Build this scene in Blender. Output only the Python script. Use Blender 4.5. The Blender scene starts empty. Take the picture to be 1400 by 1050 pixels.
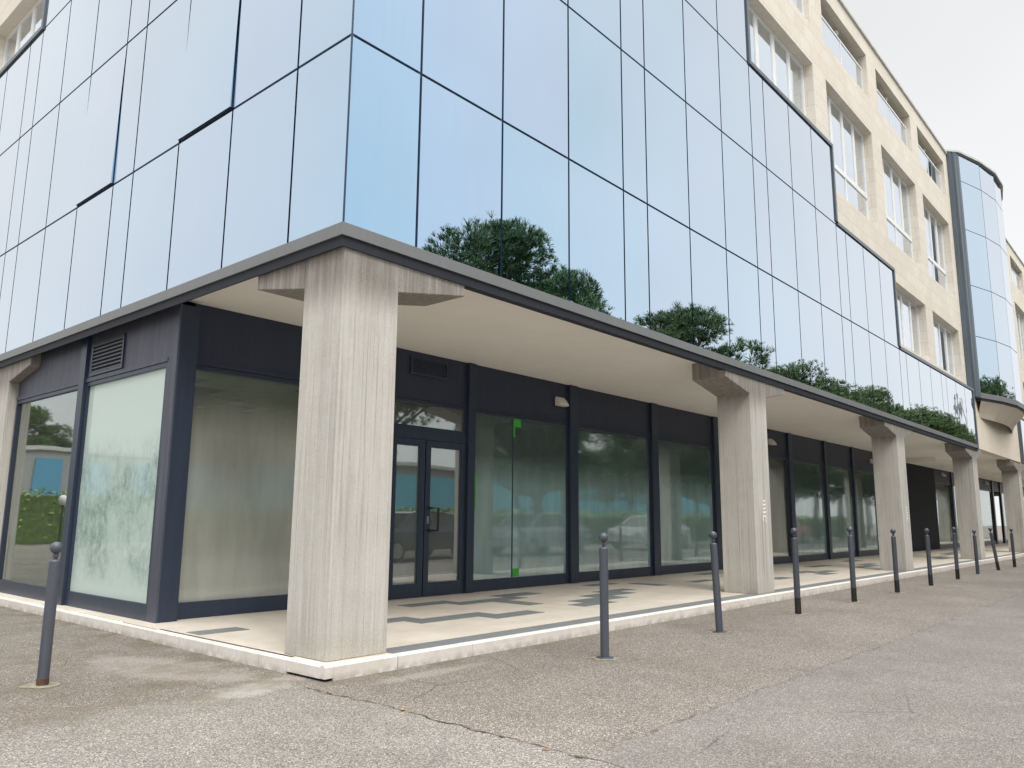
import bpy, bmesh, math, random
from mathutils import Vector, Matrix
R = math.radians
S = bpy.context.scene
COL = S.collection

# ------------------------------------------------------------------ camera
CAMX, CAMY, CAMZ = -3.8904, -5.3302, 1.25
YAW, PIT, ROL = R(48.9602), R(9.7529), R(0.4663)
fw = Vector((math.sin(YAW)*math.cos(PIT), math.cos(YAW)*math.cos(PIT), math.sin(PIT)))
rt = Vector((math.cos(YAW), -math.sin(YAW), 0)); up = rt.cross(fw)
r2 = rt*math.cos(ROL) + up*math.sin(ROL); u2 = -rt*math.sin(ROL) + up*math.cos(ROL)
cd = bpy.data.cameras.new('camera'); cam = bpy.data.objects.new('camera', cd); COL.objects.link(cam)
cam.matrix_world = Matrix(((r2.x, u2.x, -fw.x, CAMX), (r2.y, u2.y, -fw.y, CAMY), (r2.z, u2.z, -fw.z, CAMZ), (0, 0, 0, 1)))
cd.sensor_width = 36; cd.lens = 1073.02/1400*36; cd.clip_end = 2000; cd.clip_start = .05
S.camera = cam

# ------------------------------------------------------------------ sky, sun, exposure
SUN_EL, SUN_AZ = R(52), R(205)          # azimuth clockwise from +Y
W = bpy.data.worlds.new('World'); S.world = W; W.use_nodes = True
nt = W.node_tree; nt.nodes.clear(); N = nt.nodes.new; L = nt.links.new
out = N('ShaderNodeOutputWorld'); mix = N('ShaderNodeMixShader'); b1 = N('ShaderNodeBackground'); b2 = N('ShaderNodeBackground')
sky = N('ShaderNodeTexSky'); sky.sky_type = 'NISHITA'; sky.sun_disc = False; sky.sun_elevation = SUN_EL; sky.sun_rotation = SUN_AZ
L(sky.outputs[0], b1.inputs[0]); b1.inputs[1].default_value = .12
tc = N('ShaderNodeTexCoord'); sp = N('ShaderNodeSeparateXYZ'); L(tc.outputs['Generated'], sp.inputs[0])
rp = N('ShaderNodeValToRGB'); L(sp.outputs[2], rp.inputs[0])
e = rp.color_ramp.elements
e[0].position = 0.0; e[0].color = (.77, .78, .79, 1)
e[1].position = 1.0; e[1].color = (4.6, 4.55, 4.45, 1)
for p_, c_ in ((.25, (.81, .81, .81, 1)), (.62, (.84, .84, .835, 1)), (.82, (2.9, 2.88, 2.82, 1))):
    q = e.new(p_); q.color = c_
nz = N('ShaderNodeTexNoise'); nz.inputs['Scale'].default_value = 1.6; nz.inputs['Detail'].default_value = 3; nz.inputs['Roughness'].default_value = .55
L(tc.outputs['Generated'], nz.inputs[0])
mr = N('ShaderNodeMapRange'); L(nz.outputs[0], mr.inputs[0]); mr.inputs[1].default_value = .3; mr.inputs[2].default_value = .7; mr.inputs[3].default_value = .88; mr.inputs[4].default_value = 1.06
vm = N('ShaderNodeVectorMath'); vm.operation = 'SCALE'; L(rp.outputs[0], vm.inputs[0]); L(mr.outputs[0], vm.inputs['Scale'])
L(vm.outputs[0], b2.inputs[0]); b2.inputs[1].default_value = 1.0
mix.inputs[0].default_value = .94; L(b1.outputs[0], mix.inputs[1]); L(b2.outputs[0], mix.inputs[2]); L(mix.outputs[0], out.inputs[0])
sd = bpy.data.lights.new('sun', 'SUN'); sun = bpy.data.objects.new('sun', sd); COL.objects.link(sun)
sd.energy = 1.5; sd.angle = R(25); sd.color = (1, .96, .9)
sdir = Vector((math.sin(SUN_AZ)*math.cos(SUN_EL), math.cos(SUN_AZ)*math.cos(SUN_EL), math.sin(SUN_EL)))
sun.rotation_euler = sdir.to_track_quat('Z', 'Y').to_euler()
S.view_settings.view_transform = 'Standard'; S.view_settings.look = 'None'; S.view_settings.gamma = 1
S.view_settings.exposure = 0.25

# ------------------------------------------------------------------ material helpers
class Mat:
    def __init__(s, name):
        s.m = bpy.data.materials.new(name); s.m.use_nodes = True; s.t = s.m.node_tree; s.t.nodes.clear()
        s.out = s.n('ShaderNodeOutputMaterial'); s.p = s.n('ShaderNodeBsdfPrincipled'); s.l(s.p.outputs[0], s.out.inputs[0])
        s.geo = s.n('ShaderNodeNewGeometry'); s.pos = s.geo.outputs['Position']
    def n(s, k, **kw):
        x = s.t.nodes.new(k)
        for a, b in kw.items(): setattr(x, a, b)
        return x
    def l(s, a, b): s.t.links.new(a, b)
    def set(s, **kw):
        for a, b in kw.items():
            s.p.inputs[a.replace('_', ' ')].default_value = b if not isinstance(b, tuple) else (*b, 1)
    def map(s, scale, src=None):
        m = s.n('ShaderNodeMapping'); m.inputs['Scale'].default_value = scale; s.l(src or s.pos, m.inputs[0]); return m.outputs[0]
    def noise(s, scale, detail=3, rough=.5, src=None, dist=0):
        x = s.n('ShaderNodeTexNoise'); x.inputs['Scale'].default_value = scale; x.inputs['Detail'].default_value = detail
        x.inputs['Roughness'].default_value = rough; x.inputs['Distortion'].default_value = dist; s.l(src or s.pos, x.inputs[0]); return x.outputs[0]
    def vor(s, scale, src=None, feature='F1', outp='Distance'):
        x = s.n('ShaderNodeTexVoronoi', feature=feature); x.inputs['Scale'].default_value = scale; s.l(src or s.pos, x.inputs[0]); return x.outputs[outp]
    def rng(s, v, a, b, c=0., d=1., smooth=False):
        x = s.n('ShaderNodeMapRange'); 
        if smooth: x.interpolation_type = 'SMOOTHSTEP'
        s.l(v, x.inputs[0])
        for i, q in enumerate((a, b, c, d)): x.inputs[i+1].default_value = q
        return x.outputs[0]
    def math(s, op, a, b=0.):
        x = s.n('ShaderNodeMath', operation=op)
        for i, q in enumerate((a, b)):
            if isinstance(q, (int, float)): x.inputs[i].default_value = q
            else: s.l(q, x.inputs[i])
        return x.outputs[0]
    def mixc(s, f, a, b, mode='MIX'):
        x = s.n('ShaderNodeMix', data_type='RGBA', blend_type=mode)
        if isinstance(f, (int, float)): x.inputs[0].default_value = f
        else: s.l(f, x.inputs[0])
        for i, q in ((6, a), (7, b)):
            if isinstance(q, tuple): x.inputs[i].default_value = (*q, 1)
            else: s.l(q, x.inputs[i])
        return x.outputs[2]
    def xyz(s):
        x = s.n('ShaderNodeSeparateXYZ'); s.l(s.pos, x.inputs[0]); return x.outputs
    def color(s, c): s.l(c, s.p.inputs['Base Color'])
    def bump(s, h, strength=.3, dist=.01):
        x = s.n('ShaderNodeBump'); x.inputs['Strength'].default_value = strength; x.inputs['Distance'].default_value = dist
        s.l(h, x.inputs['Height']); s.l(x.outputs[0], s.p.inputs['Normal'])

def plain(name, col, rough=.5, metal=0, var=.12, scale=4., bump=0., bscale=60.):
    M = Mat(name); M.set(Roughness=rough, Metallic=metal)
    n = M.noise(scale, 5, .6)
    f = M.rng(n, .3, .7, 1-var, 1+var)
    v = M.n('ShaderNodeVectorMath', operation='SCALE'); v.inputs[0].default_value = col; M.l(f, v.inputs['Scale'])
    M.color(v.outputs[0])
    if bump: M.bump(M.noise(bscale, 3), bump, .004)
    return M.m

# asphalt ground with three castings, seams and worn patches (all in world metres)
def make_ground():
    M = Mat('asphalt'); M.set(Roughness=.93, Specular_IOR_Level=.25)
    X, Y, Z = M.xyz()
    wob = M.math('MULTIPLY', M.math('SUBTRACT', M.noise(2.2, 4, .6), .5), .22)
    wob2 = M.math('MULTIPLY', M.math('SUBTRACT', M.noise(9, 3, .6), .5), .07)
    Xw = M.math('ADD', X, M.math('ADD', wob, wob2)); Yw = M.math('ADD', Y, M.math('ADD', wob, wob2))
    big = M.noise(.55, 5, .6); mid = M.noise(2.6, 5, .62)
    # aggregate
    v1 = M.vor(150, outp='Color'); sv = M.n('ShaderNodeSeparateColor'); M.l(v1, sv.inputs[0]); sp1 = sv.outputs[0]
    v2 = M.vor(175, outp='Color'); sv2 = M.n('ShaderNodeSeparateColor'); M.l(v2, sv2.inputs[0]); sp2 = sv2.outputs[1]
    coarse = M.n('ShaderNodeValToRGB'); M.l(sp1, coarse.inputs[0]); el = coarse.color_ramp.elements
    el[0].color = (.075, .07, .064, 1); el[1].color = (.50, .475, .43, 1)
    for p_, c_ in ((.25, (.145, .137, .126, 1)), (.6, (.225, .213, .196, 1)), (.88, (.31, .295, .27, 1))): q = el.new(p_); q.color = c_
    brown = M.n('ShaderNodeValToRGB'); M.l(sp2, brown.inputs[0]); el = brown.color_ramp.elements
    el[0].color = (.07, .062, .054, 1); el[1].color = (.62, .57, .49, 1)
    for p_, c_ in ((.25, (.12, .109, .099, 1)), (.6, (.185, .168, .152, 1)), (.88, (.29, .265, .24, 1))): q = el.new(p_); q.color = c_
    road = M.n('ShaderNodeValToRGB'); M.l(sp2, road.inputs[0]); el = road.color_ramp.elements
    el[0].color = (.085, .078, .073, 1); el[1].color = (.42, .385, .36, 1)
    for p_, c_ in ((.3, (.145, .134, .126, 1)), (.8, (.22, .203, .191, 1))): q = el.new(p_); q.color = c_
    mL = M.rng(Xw, -.24, -.26); mS = M.rng(Yw, .17, .13)
    c = M.mixc(M.rng(Yw, -2.66, -2.74), brown.outputs[0], road.outputs[0])      # lane side
    far_left = M.mixc(M.rng(Yw, .1, 8, .0, .25), brown.outputs[0], road.outputs[0])
    left = M.mixc(mS, far_left, coarse.outputs[0])
    c = M.mixc(mL, c, left)
    # pale cement wash near the plinth corner and a worn light patch on the left
    def patch(cx, cy, rx, ry, ang=0.):
        m = M.n('ShaderNodeMapping', vector_type='TEXTURE'); m.inputs['Location'].default_value = (cx, cy, 0); m.inputs['Rotation'].default_value = (0, 0, ang)
        m.inputs['Scale'].default_value = (rx, ry, 1); M.l(M.pos, m.inputs[0])
        v = M.n('ShaderNodeVectorMath', operation='LENGTH'); M.l(m.outputs[0], v.inputs[0])
        d = M.math('ADD', v.outputs['Value'], M.math('MULTIPLY', M.math('SUBTRACT', mid, .5), 1.3))
        return M.rng(d, 1.1, .5, 0, 1, True)
    c = M.mixc(M.math('MULTIPLY', patch(-.55, .12, .55, .22, .25), .6), c, (.40, .385, .36))
    c = M.mixc(M.math('MULTIPLY', patch(-.62, 1.35, .38, 1.2, .22), .5), c, (.33, .31, .285))
    c = M.mixc(M.math('MULTIPLY', patch(.75, -.42, .7, .12), .45), c, (.36, .34, .32))
    # mossy grime line along the plinth and stain blotches
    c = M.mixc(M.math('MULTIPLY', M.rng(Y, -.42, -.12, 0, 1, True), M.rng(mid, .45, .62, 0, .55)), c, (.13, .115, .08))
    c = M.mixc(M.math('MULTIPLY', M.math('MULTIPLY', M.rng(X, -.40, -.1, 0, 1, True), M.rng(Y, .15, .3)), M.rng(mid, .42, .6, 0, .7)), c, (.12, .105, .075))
    c = M.mixc(M.rng(big, .38, .66, 0, .8), c, M.mixc(1., c, (.78, .76, .74), 'MULTIPLY'))
    c = M.mixc(M.rng(mid, .4, .75, 0, .35), c, M.mixc(1., c, (1.3, 1.27, 1.22), 'MULTIPLY'))
    c = M.mixc(M.math('MULTIPLY', M.rng(M.noise(1.3, 6, .7, dist=.6), .56, .68), .35), c, (.10, .092, .082))
    # cracks along the seams
    def crack(coord, at, w, lo, hi, other, a, b):
        d = M.math('ABSOLUTE', M.math('SUBTRACT', coord, at))
        return M.math('MULTIPLY', M.math('MULTIPLY', M.rng(d, w, w*.3), M.rng(other, a, b)), M.rng(M.noise(6, 3), lo, hi, .25, 1))
    ck = crack(Xw, -.25, .014, .35, .55, Y, -.08, -.12)
    ck2 = M.math('MULTIPLY', crack(Yw, -2.70, .02, .5, .65, X, -.2, .1), .55)
    vc = M.vor(2.1, src=M.pos, feature='DISTANCE_TO_EDGE')
    hair = M.math('MULTIPLY', M.math('MULTIPLY', M.rng(vc, .008, .002), M.rng(X, -.05, -.3)), M.rng(M.noise(1.1, 2), .5, .62, 0, .5))
    hair = M.math('MULTIPLY', hair, M.rng(Y, .3, .9))
    wv = M.n('ShaderNodeVectorMath', operation='ADD'); M.l(M.pos, wv.inputs[0]); wc = M.n('ShaderNodeCombineXYZ'); M.l(wob, wc.inputs[0]); M.l(wob2, wc.inputs[1]); M.l(wc.outputs[0], wv.inputs[1])
    v3 = M.vor(.42, src=wv.outputs[0], feature='DISTANCE_TO_EDGE')
    hair2 = M.math('MULTIPLY', M.math('MULTIPLY', M.rng(v3, .005, .001), M.rng(X, -.3, .2)), M.rng(M.noise(.7, 2), .5, .6, 0, .45))
    grit = M.math('MULTIPLY', M.rng(M.vor(16), .07, .04), M.rng(M.noise(3, 2), .55, .6, 0, .8))
    hair = M.math('MAXIMUM', hair, M.math('MAXIMUM', M.math('MULTIPLY', hair2, M.rng(X, 3.5, 1.5)), grit))
    allc = M.math('MAXIMUM', M.math('MAXIMUM', ck, ck2), hair)
    c = M.mixc(allc, c, (.03, .028, .024))
    c = M.mixc(1., c, (1.05, 1.04, 1.035), 'MULTIPLY')
    M.color(c)
    h = M.math('SUBTRACT', M.math('MULTIPLY', sp1, .4), M.math('MULTIPLY', allc, 2.5))
    M.bump(h, .5, .006)
    return M.m

def make_concrete():
    M = Mat('board_formed_concrete'); M.set(Roughness=.9)
    X, Y, Z = M.xyz()
    warp = M.n('ShaderNodeVectorMath', operation='ADD'); M.l(M.map((20, 20, .45)), warp.inputs[0])
    ws = M.n('ShaderNodeVectorMath', operation='SCALE'); ws.inputs[0].default_value = (1, 1, 0); M.l(M.math('MULTIPLY', M.noise(3, 4, .6), 1.6), ws.inputs['Scale']); M.l(ws.outputs[0], warp.inputs[1])
    st = M.noise(1, 8, .72, src=warp.outputs[0]); st2 = M.noise(1, 4, .6, src=M.map((6, 6, .7)))
    fine = M.noise(55, 5, .7); blot = M.noise(2.2, 6, .65); gr = M.noise(180, 2, .6)
    r = M.n('ShaderNodeValToRGB'); M.l(st, r.inputs[0]); el = r.color_ramp.elements
    el[0].position = .25; el[0].color = (.30, .282, .245, 1); el[1].position = .75; el[1].color = (.69, .66, .595, 1)
    q = el.new(.42); q.color = (.50, .48, .432, 1); q = el.new(.55); q.color = (.59, .565, .51, 1)
    c = M.mixc(M.rng(st2, .3, .7, .15, .65), r.outputs[0], (.63, .605, .545))
    br = M.n('ShaderNodeVectorMath', operation='DOT_PRODUCT'); M.l(M.pos, br.inputs[0]); br.inputs[1].default_value = (1, 1, 0)
    k = M.math('MULTIPLY', M.math('ADD', br.outputs['Value'], M.math('MULTIPLY', M.noise(.8, 2), .03)), 9.1)
    fr = M.math('FRACT', k); edge = M.math('MAXIMUM', M.rng(fr, .05, .0), M.rng(fr, .95, 1.))
    wn = M.n('ShaderNodeTexWhiteNoise', noise_dimensions='1D'); M.l(M.math('FLOOR', k), wn.inputs['W'])
    c = M.mixc(M.rng(wn.outputs['Value'], .2, 1, 0, .32), c, M.mixc(1., c, (.80, .79, .77), 'MULTIPLY'))
    ed = M.math('MULTIPLY', edge, M.rng(M.noise(1, 4, .7, src=M.map((4, 4, 2.2))), .40, .60, .1, .6))
    c = M.mixc(ed, c, (.24, .215, .185))
    c = M.mixc(M.rng(blot, .45, .7, 0, .4), c, M.mixc(1., c, (.78, .75, .71), 'MULTIPLY'))
    # rain-run staining on the flared heads
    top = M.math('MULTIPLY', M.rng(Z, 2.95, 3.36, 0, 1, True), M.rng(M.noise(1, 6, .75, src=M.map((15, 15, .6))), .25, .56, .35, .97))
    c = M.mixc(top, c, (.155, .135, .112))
    runs = M.math('MULTIPLY', M.rng(M.noise(1, 6, .7, src=M.map((26, 26, .25))), .52, .62, 0, .75), M.rng(M.noise(1, 3, .6, src=M.map((1.5, 1.5, .5))), .40, .55))
    c = M.mixc(runs, c, (.22, .195, .165))
    pits = M.math('MULTIPLY', M.rng(M.vor(30), .13, .05), M.rng(M.noise(4, 3), .50, .60))
    c = M.mixc(M.math('MULTIPLY', pits, .75), c, (.12, .11, .09))
    c = M.mixc(M.math('MULTIPLY', M.rng(Z, .38, .12), M.rng(fine, .3, .6, .1, .7)), c, (.33, .29, .22))
    c = M.mixc(M.rng(fine, .4, .75, 0, .35), c, (.34, .315, .28)); c = M.mixc(M.rng(gr, .3, .7, 0, .2), c, (.75, .72, .66))
    c = M.mixc(1., c, (.93, .94, .965), 'MULTIPLY')
    M.color(c)
    h = M.math('ADD', M.math('MULTIPLY', st, .7), M.math('SUBTRACT', M.math('MULTIPLY', fine, .6), M.math('ADD', M.math('MULTIPLY', edge, .35), pits)))
    M.bump(h, .6, .008)
    return M.m

def make_stone(name='travertine_cladding'):
    M = Mat(name); M.set(Roughness=.8)
    X, Y, Z = M.xyz()
    u = M.math('ADD', X, Y)
    cx = M.math('DIVIDE', u, .56); cz = M.math('DIVIDE', Z, .36)
    row = M.math('FLOOR', cz); cx = M.math('ADD', cx, M.math('MULTIPLY', M.math('MODULO', row, 2.), .5))
    fx = M.math('FRACT', cx); fz = M.math('FRACT', cz)
    j = M.math('MAXIMUM', M.math('MAXIMUM', M.rng(fx, .016, .006), M.rng(fx, .984, .994)), M.math('MAXIMUM', M.rng(fz, .026, .01), M.rng(fz, .974, .99)))
    idn = M.n('ShaderNodeTexWhiteNoise', noise_dimensions='2D')
    cb = M.n('ShaderNodeCombineXYZ'); M.l(M.math('FLOOR', cx), cb.inputs[0]); M.l(row, cb.inputs[1]); M.l(cb.outputs[0], idn.inputs['Vector'])
    c = M.mixc(idn.outputs['Value'], (.76, .71, .63), (.70, .645, .56))
    c = M.mixc(M.rng(M.noise(7, 5, .65, src=M.map((1, 1, 3))), .4, .7, 0, .3), c, (.60, .53, .44))
    c = M.mixc(M.rng(M.noise(.5, 4, .6), .5, .75, 0, .3), c, (.58, .52, .43))
    c = M.mixc(M.math('MULTIPLY', j, .4), c, (.36, .32, .27)); M.color(c)
    M.bump(M.math('SUBTRACT', M.math('MULTIPLY', idn.outputs['Value'], .3), j), .4, .006)
    return M.m

def make_mirror(name, base, tint_var=.06, wav=.35, rough=.035, edge=None):
    M = Mat(name); M.set(Metallic=1., Roughness=rough)
    oi = M.n('ShaderNodeObjectInfo')
    c = M.mixc(oi.outputs['Random'], (base[0]*(1-tint_var), base[1]*(1+tint_var*.3), base[2]), (base[0]*(1+tint_var*1.3), base[1]*(1-tint_var*.1), min(1, base[2]*1.01)))
    c = M.mixc(M.rng(M.noise(.5, 3, .6), .35, .65, 0, .55), c, tuple(min(1, x*1.12) for x in base))
    if edge:      # sun-control coating: blue face-on, silvery at a glance
        lw = M.n('ShaderNodeLayerWeight'); lw.inputs['Blend'].default_value = .5
        c = M.mixc(M.rng(lw.outputs['Facing'], .22, .78), c, M.mixc(.82, c, edge))
    # faint rain streaking on the coating
    s = M.noise(1, 4, .6, src=M.map((9, 9, .5)))
    c = M.mixc(M.rng(s, .4, .75, 0, .15), c, (.62, .68, .74))
    M.color(c); M.l(M.rng(s, .45, .8, rough, rough+.02), M.p.inputs['Roughness'])
    off = M.n('ShaderNodeVectorMath', operation='ADD'); M.l(M.pos, off.inputs[0]); 
    sc = M.n('ShaderNodeVectorMath', operation='SCALE'); sc.inputs[0].default_value = (31, 17, 9); M.l(oi.outputs['Random'], sc.inputs['Scale']); M.l(sc.outputs[0], off.inputs[1])
    M.bump(M.noise(.9, 1, .4, src=off.outputs[0]), wav, .02)
    return M.m

def make_shop_glass(name, milk, milk_col, refl=.22, rough=.02, tint=(.72, .80, .76), scratches=False, top_clear=(3.0, 2.2, .72, 1)):
    """flat float glass: mirror reflection over a partly milky, partly clear film"""
    M = Mat(name); M.t.nodes.remove(M.p)
    gl = M.n('ShaderNodeBsdfGlossy'); gl.inputs['Roughness'].default_value = rough; gl.inputs['Color'].default_value = (.93, .98, .96, 1)
    tr = M.n('ShaderNodeBsdfTransparent'); tr.inputs['Color'].default_value = (*tint, 1)
    df = M.n('ShaderNodeBsdfDiffuse'); df.inputs['Color'].default_value = (*milk_col, 1)
    tl = M.n('ShaderNodeBsdfTranslucent'); tl.inputs['Color'].default_value = (*milk_col, 1)
    dm = M.n('ShaderNodeMixShader'); dm.inputs[0].default_value = .3; M.l(df.outputs[0], dm.inputs[1]); M.l(tl.outputs[0], dm.inputs[2])
    m1 = M.n('ShaderNodeMixShader'); m1.inputs[0].default_value = milk
    if scratches:
        X, Y, Z = M.xyz()
        a = M.noise(1, 8, .85, src=M.map((9, 9, 6.5))); b = M.noise(150, 6, .85)
        w = M.math('ADD', M.math('MULTIPLY', a, .45), M.math('MULTIPLY', b, .65))
        low = M.math('MULTIPLY', M.rng(Z, .35, .7, 0, 1, True), M.rng(Z, 2.35, 1.75, 0, 1, True))
        sc = M.math('MULTIPLY', M.rng(w, .50, .62, 0, 1), low)
        big = M.rng(M.noise(1.8, 3, .5), .35, .6, .25, 1)
        sc = M.math('MULTIPLY', sc, big)
        M.l(M.mixc(sc, milk_col, (.22, .38, .35)), df.inputs['Color'])
        M.l(M.rng(sc, 0, 1, milk, milk*.72), m1.inputs[0])
    elif milk > 0:
        X, Y, Z = M.xyz()
        s = M.noise(1, 5, .6, src=M.map((3, 3, .6)))
        M.l(M.math('MULTIPLY', M.rng(s, .3, .7, milk*.8, min(1, milk*1.15)), M.rng(Z, *top_clear)), m1.inputs[0])
    M.l(tr.outputs[0], m1.inputs[1]); M.l(dm.outputs[0], m1.inputs[2])
    lw = M.n('ShaderNodeFresnel'); lw.inputs['IOR'].default_value = 1.5
    fac = M.math('ADD', M.math('MULTIPLY', lw.outputs[0], .8), refl)
    fac = M.math('MINIMUM', fac, .92)
    m2 = M.n('ShaderNodeMixShader'); M.l(fac, m2.inputs[0]); M.l(m1.outputs[0], m2.inputs[1]); M.l(gl.outputs[0], m2.inputs[2])
    bp = M.n('ShaderNodeBump'); bp.inputs['Strength'].default_value = .3; bp.inputs['Distance'].default_value = .01; M.l(M.noise(.8, 1), bp.inputs['Height']); M.l(bp.outputs[0], gl.inputs['Normal'])
    M.l(m2.outputs[0], M.out.inputs[0])
    return M.m

def make_tiles():
    M = Mat('cream_paving'); M.set(Roughness=.55)
    X, Y, Z = M.xyz()
    fx = M.math('FRACT', M.math('DIVIDE', X, .6)); fy = M.math('FRACT', M.math('DIVIDE', Y, .3))
    j = M.math('MAXIMUM', M.rng(fx, .006, .002), M.rng(fy, .012, .005))
    c = M.mixc(M.rng(M.noise(3, 5, .6), .35, .7), (.66, .60, .52), (.56, .51, .44))
    c = M.mixc(M.rng(M.noise(.7, 5, .65), .45, .75, 0, .5), c, (.45, .40, .33))
    c = M.mixc(M.math('MULTIPLY', j, .5), c, (.3, .27, .22)); M.color(c)
    M.bump(M.math('SUBTRACT', M.noise(40, 3), j), .15, .003)
    return M.m

def make_dark_tile():
    M = Mat('dark_slate_tile'); M.set(Roughness=.5)
    X, Y, Z = M.xyz()
    fx = M.math('FRACT', M.math('DIVIDE', X, .3)); j = M.rng(fx, .02, .006)
    c = M.mixc(M.noise(5, 5, .7, src=M.map((3, 1, 1))), (.12, .135, .145), (.24, .255, .26))
    c = M.mixc(M.math('MULTIPLY', j, .6), c, (.3, .3, .28)); M.color(c); return M.m

def make_plinth():
    M = Mat('white_kerb_stone'); M.set(Roughness=.65)
    X, Y, Z = M.xyz()
    c = M.mixc(M.rng(M.noise(6, 6, .7), .4, .7), (.70, .66, .62), (.60, .55, .50))
    c = M.mixc(M.rng(M.noise(38, 3, .6), .62, .75, 0, .4), c, (.4, .33, .28))
    c = M.mixc(M.math('MULTIPLY', M.rng(Z, .06, .0), M.rng(M.noise(12, 4), .35, .6, 0, .6)), c, (.28, .25, .2)); M.color(c)
    M.bump(M.noise(60, 3), .2, .003); return M.m

def make_metal(name, col, rough=.42, streak=.25):
    M = Mat(name); M.set(Roughness=rough)
    s = M.noise(1, 5, .65, src=M.map((12, 12, .7)))
    c = M.mixc(M.rng(s, .4, .75, 0, streak), col, tuple(min(1, x*2.2+.03) for x in col))
    c = M.mixc(M.rng(M.noise(30, 4, .6), .5, .8, 0, .2), c, tuple(x*.6 for x in col)); M.color(c)
    return M.m

def make_leaf(name, a, b):
    M = Mat(name); M.set(Roughness=.6)
    oi = M.n('ShaderNodeObjectInfo')
    f = M.math('ADD', M.math('MULTIPLY', M.noise(1.3, 3), .7), M.math('MULTIPLY', M.noise(9, 2), .4))
    M.color(M.mixc(M.rng(f, .35, .75), a, b)); return M.m

mt = dict(
    ground=make_ground(), concrete=make_concrete(), stone=make_stone(), tiles=make_tiles(), dark_tile=make_dark_tile(), plinth=make_plinth(),
    mirror=make_mirror('blue_mirror_glass', (.38, .585, .80), .11, .34, .006, (.76, .80, .845)),
    mirror_win=make_mirror('pale_window_glass', (.74, .80, .88), .03, .2),
    mull=plain('mullion_dark_blue', (.035, .055, .09), .35), trim=make_metal('steel_trim', (.09, .115, .14), .35),
    fascia=make_metal('grey_aluminium_fascia', (.17, .178, .182), .45, .06), beam=make_metal('dark_edge_beam', (.012, .015, .024), .7, .1),
    panel=make_metal('anthracite_panel', (.021, .028, .055), .45, .12), panel_skylit=make_metal('skylit_panel', (.055, .06, .085), .5, .35), frame=make_metal('anthracite_frame', (.022, .033, .06), .36, .12),  # left-facade panels: same anthracite with sky light put into a paler, streakier colour
    soffit=plain('cream_soffit_plaster', (.90, .865, .795), .85, var=.03, scale=1.2),
    render=plain('cream_render_wall', (.74, .66, .55), .9, var=.05, scale=1.0, bump=.2), white=plain('white_window_frame', (.82, .83, .83), .4, var=.04),
    coping=plain('roof_coping', (.55, .54, .52), .5), black=plain('black_void', (.008, .008, .008), .9), dark=plain('dark_interior', (.06, .062, .065), .8),
    rib=make_metal('black_ribbed_sheet', (.006, .009, .019), .6, .1),
    wash=make_shop_glass('whitewashed_glass', .96, (.72, .85, .80), .03, scratches=True),
    clear=make_shop_glass('clear_shop_glass', .10, (.45, .50, .46), .30, tint=(.62, .70, .66)),
    frost=make_shop_glass('milky_green_shop_glass', .70, (.48, .68, .68), .20, .035, tint=(.62, .72, .68), top_clear=(2.3, 1.75, .3, 1.15)),
    frost2=make_shop_glass('grey_film_shop_glass', .66, (.66, .67, .61), .07, .08, tint=(.85, .88, .84), top_clear=(2.7, 2.2, .25, 1)),
    doorglass=make_shop_glass('door_glass', .42, (.40, .43, .42), .26, tint=(.6, .68, .65)),
    green=plain('green_film_strip', (.06, .42, .04), .5), post=make_metal('grey_bollard_paint', (.055, .062, .08), .42, .3), blackpaint=plain('black_paint', (.012, .012, .012), .4),
    rust=plain('rust', (.09, .045, .03), .8, var=.4, scale=40), ring=plain('concrete_footing', (.24, .215, .16), .9, var=.45, scale=20),
    lampw=plain('white_lamp_diffuser', (.80, .76, .72), .4), bark=plain('pine_bark', (.10, .062, .042), .9, var=.4, scale=9, bump=.5, bscale=20),
    needles=make_leaf('pine_needles', (.035, .075, .022), (.12, .19, .05)), leaf=make_leaf('hedge_leaves', (.10, .17, .03), (.28, .38, .08)),
    shopfloor=plain('shop_floor', (.62, .62, .57), .5), shopwall=plain('shop_wall', (.66, .72, .68), .8), curtain=plain('vertical_blind', (.50, .55, .50), .8),
    ceil_light=plain('ceiling_tile', (.75, .77, .72), .8), ceil_dark=plain('ceiling_tile_gap', (.10, .10, .09), .8),
    teal=plain('teal_hoarding', (.10, .44, .60), .5, scale=.6), greywall=plain('grey_cladding', (.34, .34, .34), .7), bluewin=make_mirror('blue_window_band', (.15, .42, .62)),
    carglass=plain('car_glass', (.02, .025, .03), .08), tyre=plain('tyre_rubber', (.02, .02, .02), .8), rim=plain('alloy_rim', (.5, .5, .52), .3, 1),
    paper=plain('white_paint_smear', (.80, .79, .76), .8), dryleaf=plain('dry_leaf', (.48, .27, .08), .7, var=.3, scale=60), steel=plain('galvanised_steel', (.3, .31, .32), .4, .8),
    lamp_red=plain('tail_lamp', (.35, .01, .01), .3), headlamp=plain('head_lamp', (.7, .72, .75), .1),
)
def paint(name, c): 
    M = Mat(name); M.set(Roughness=.28, Base_Color=c); M.p.inputs['Coat Weight'].default_value = .6; return M.m

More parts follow.
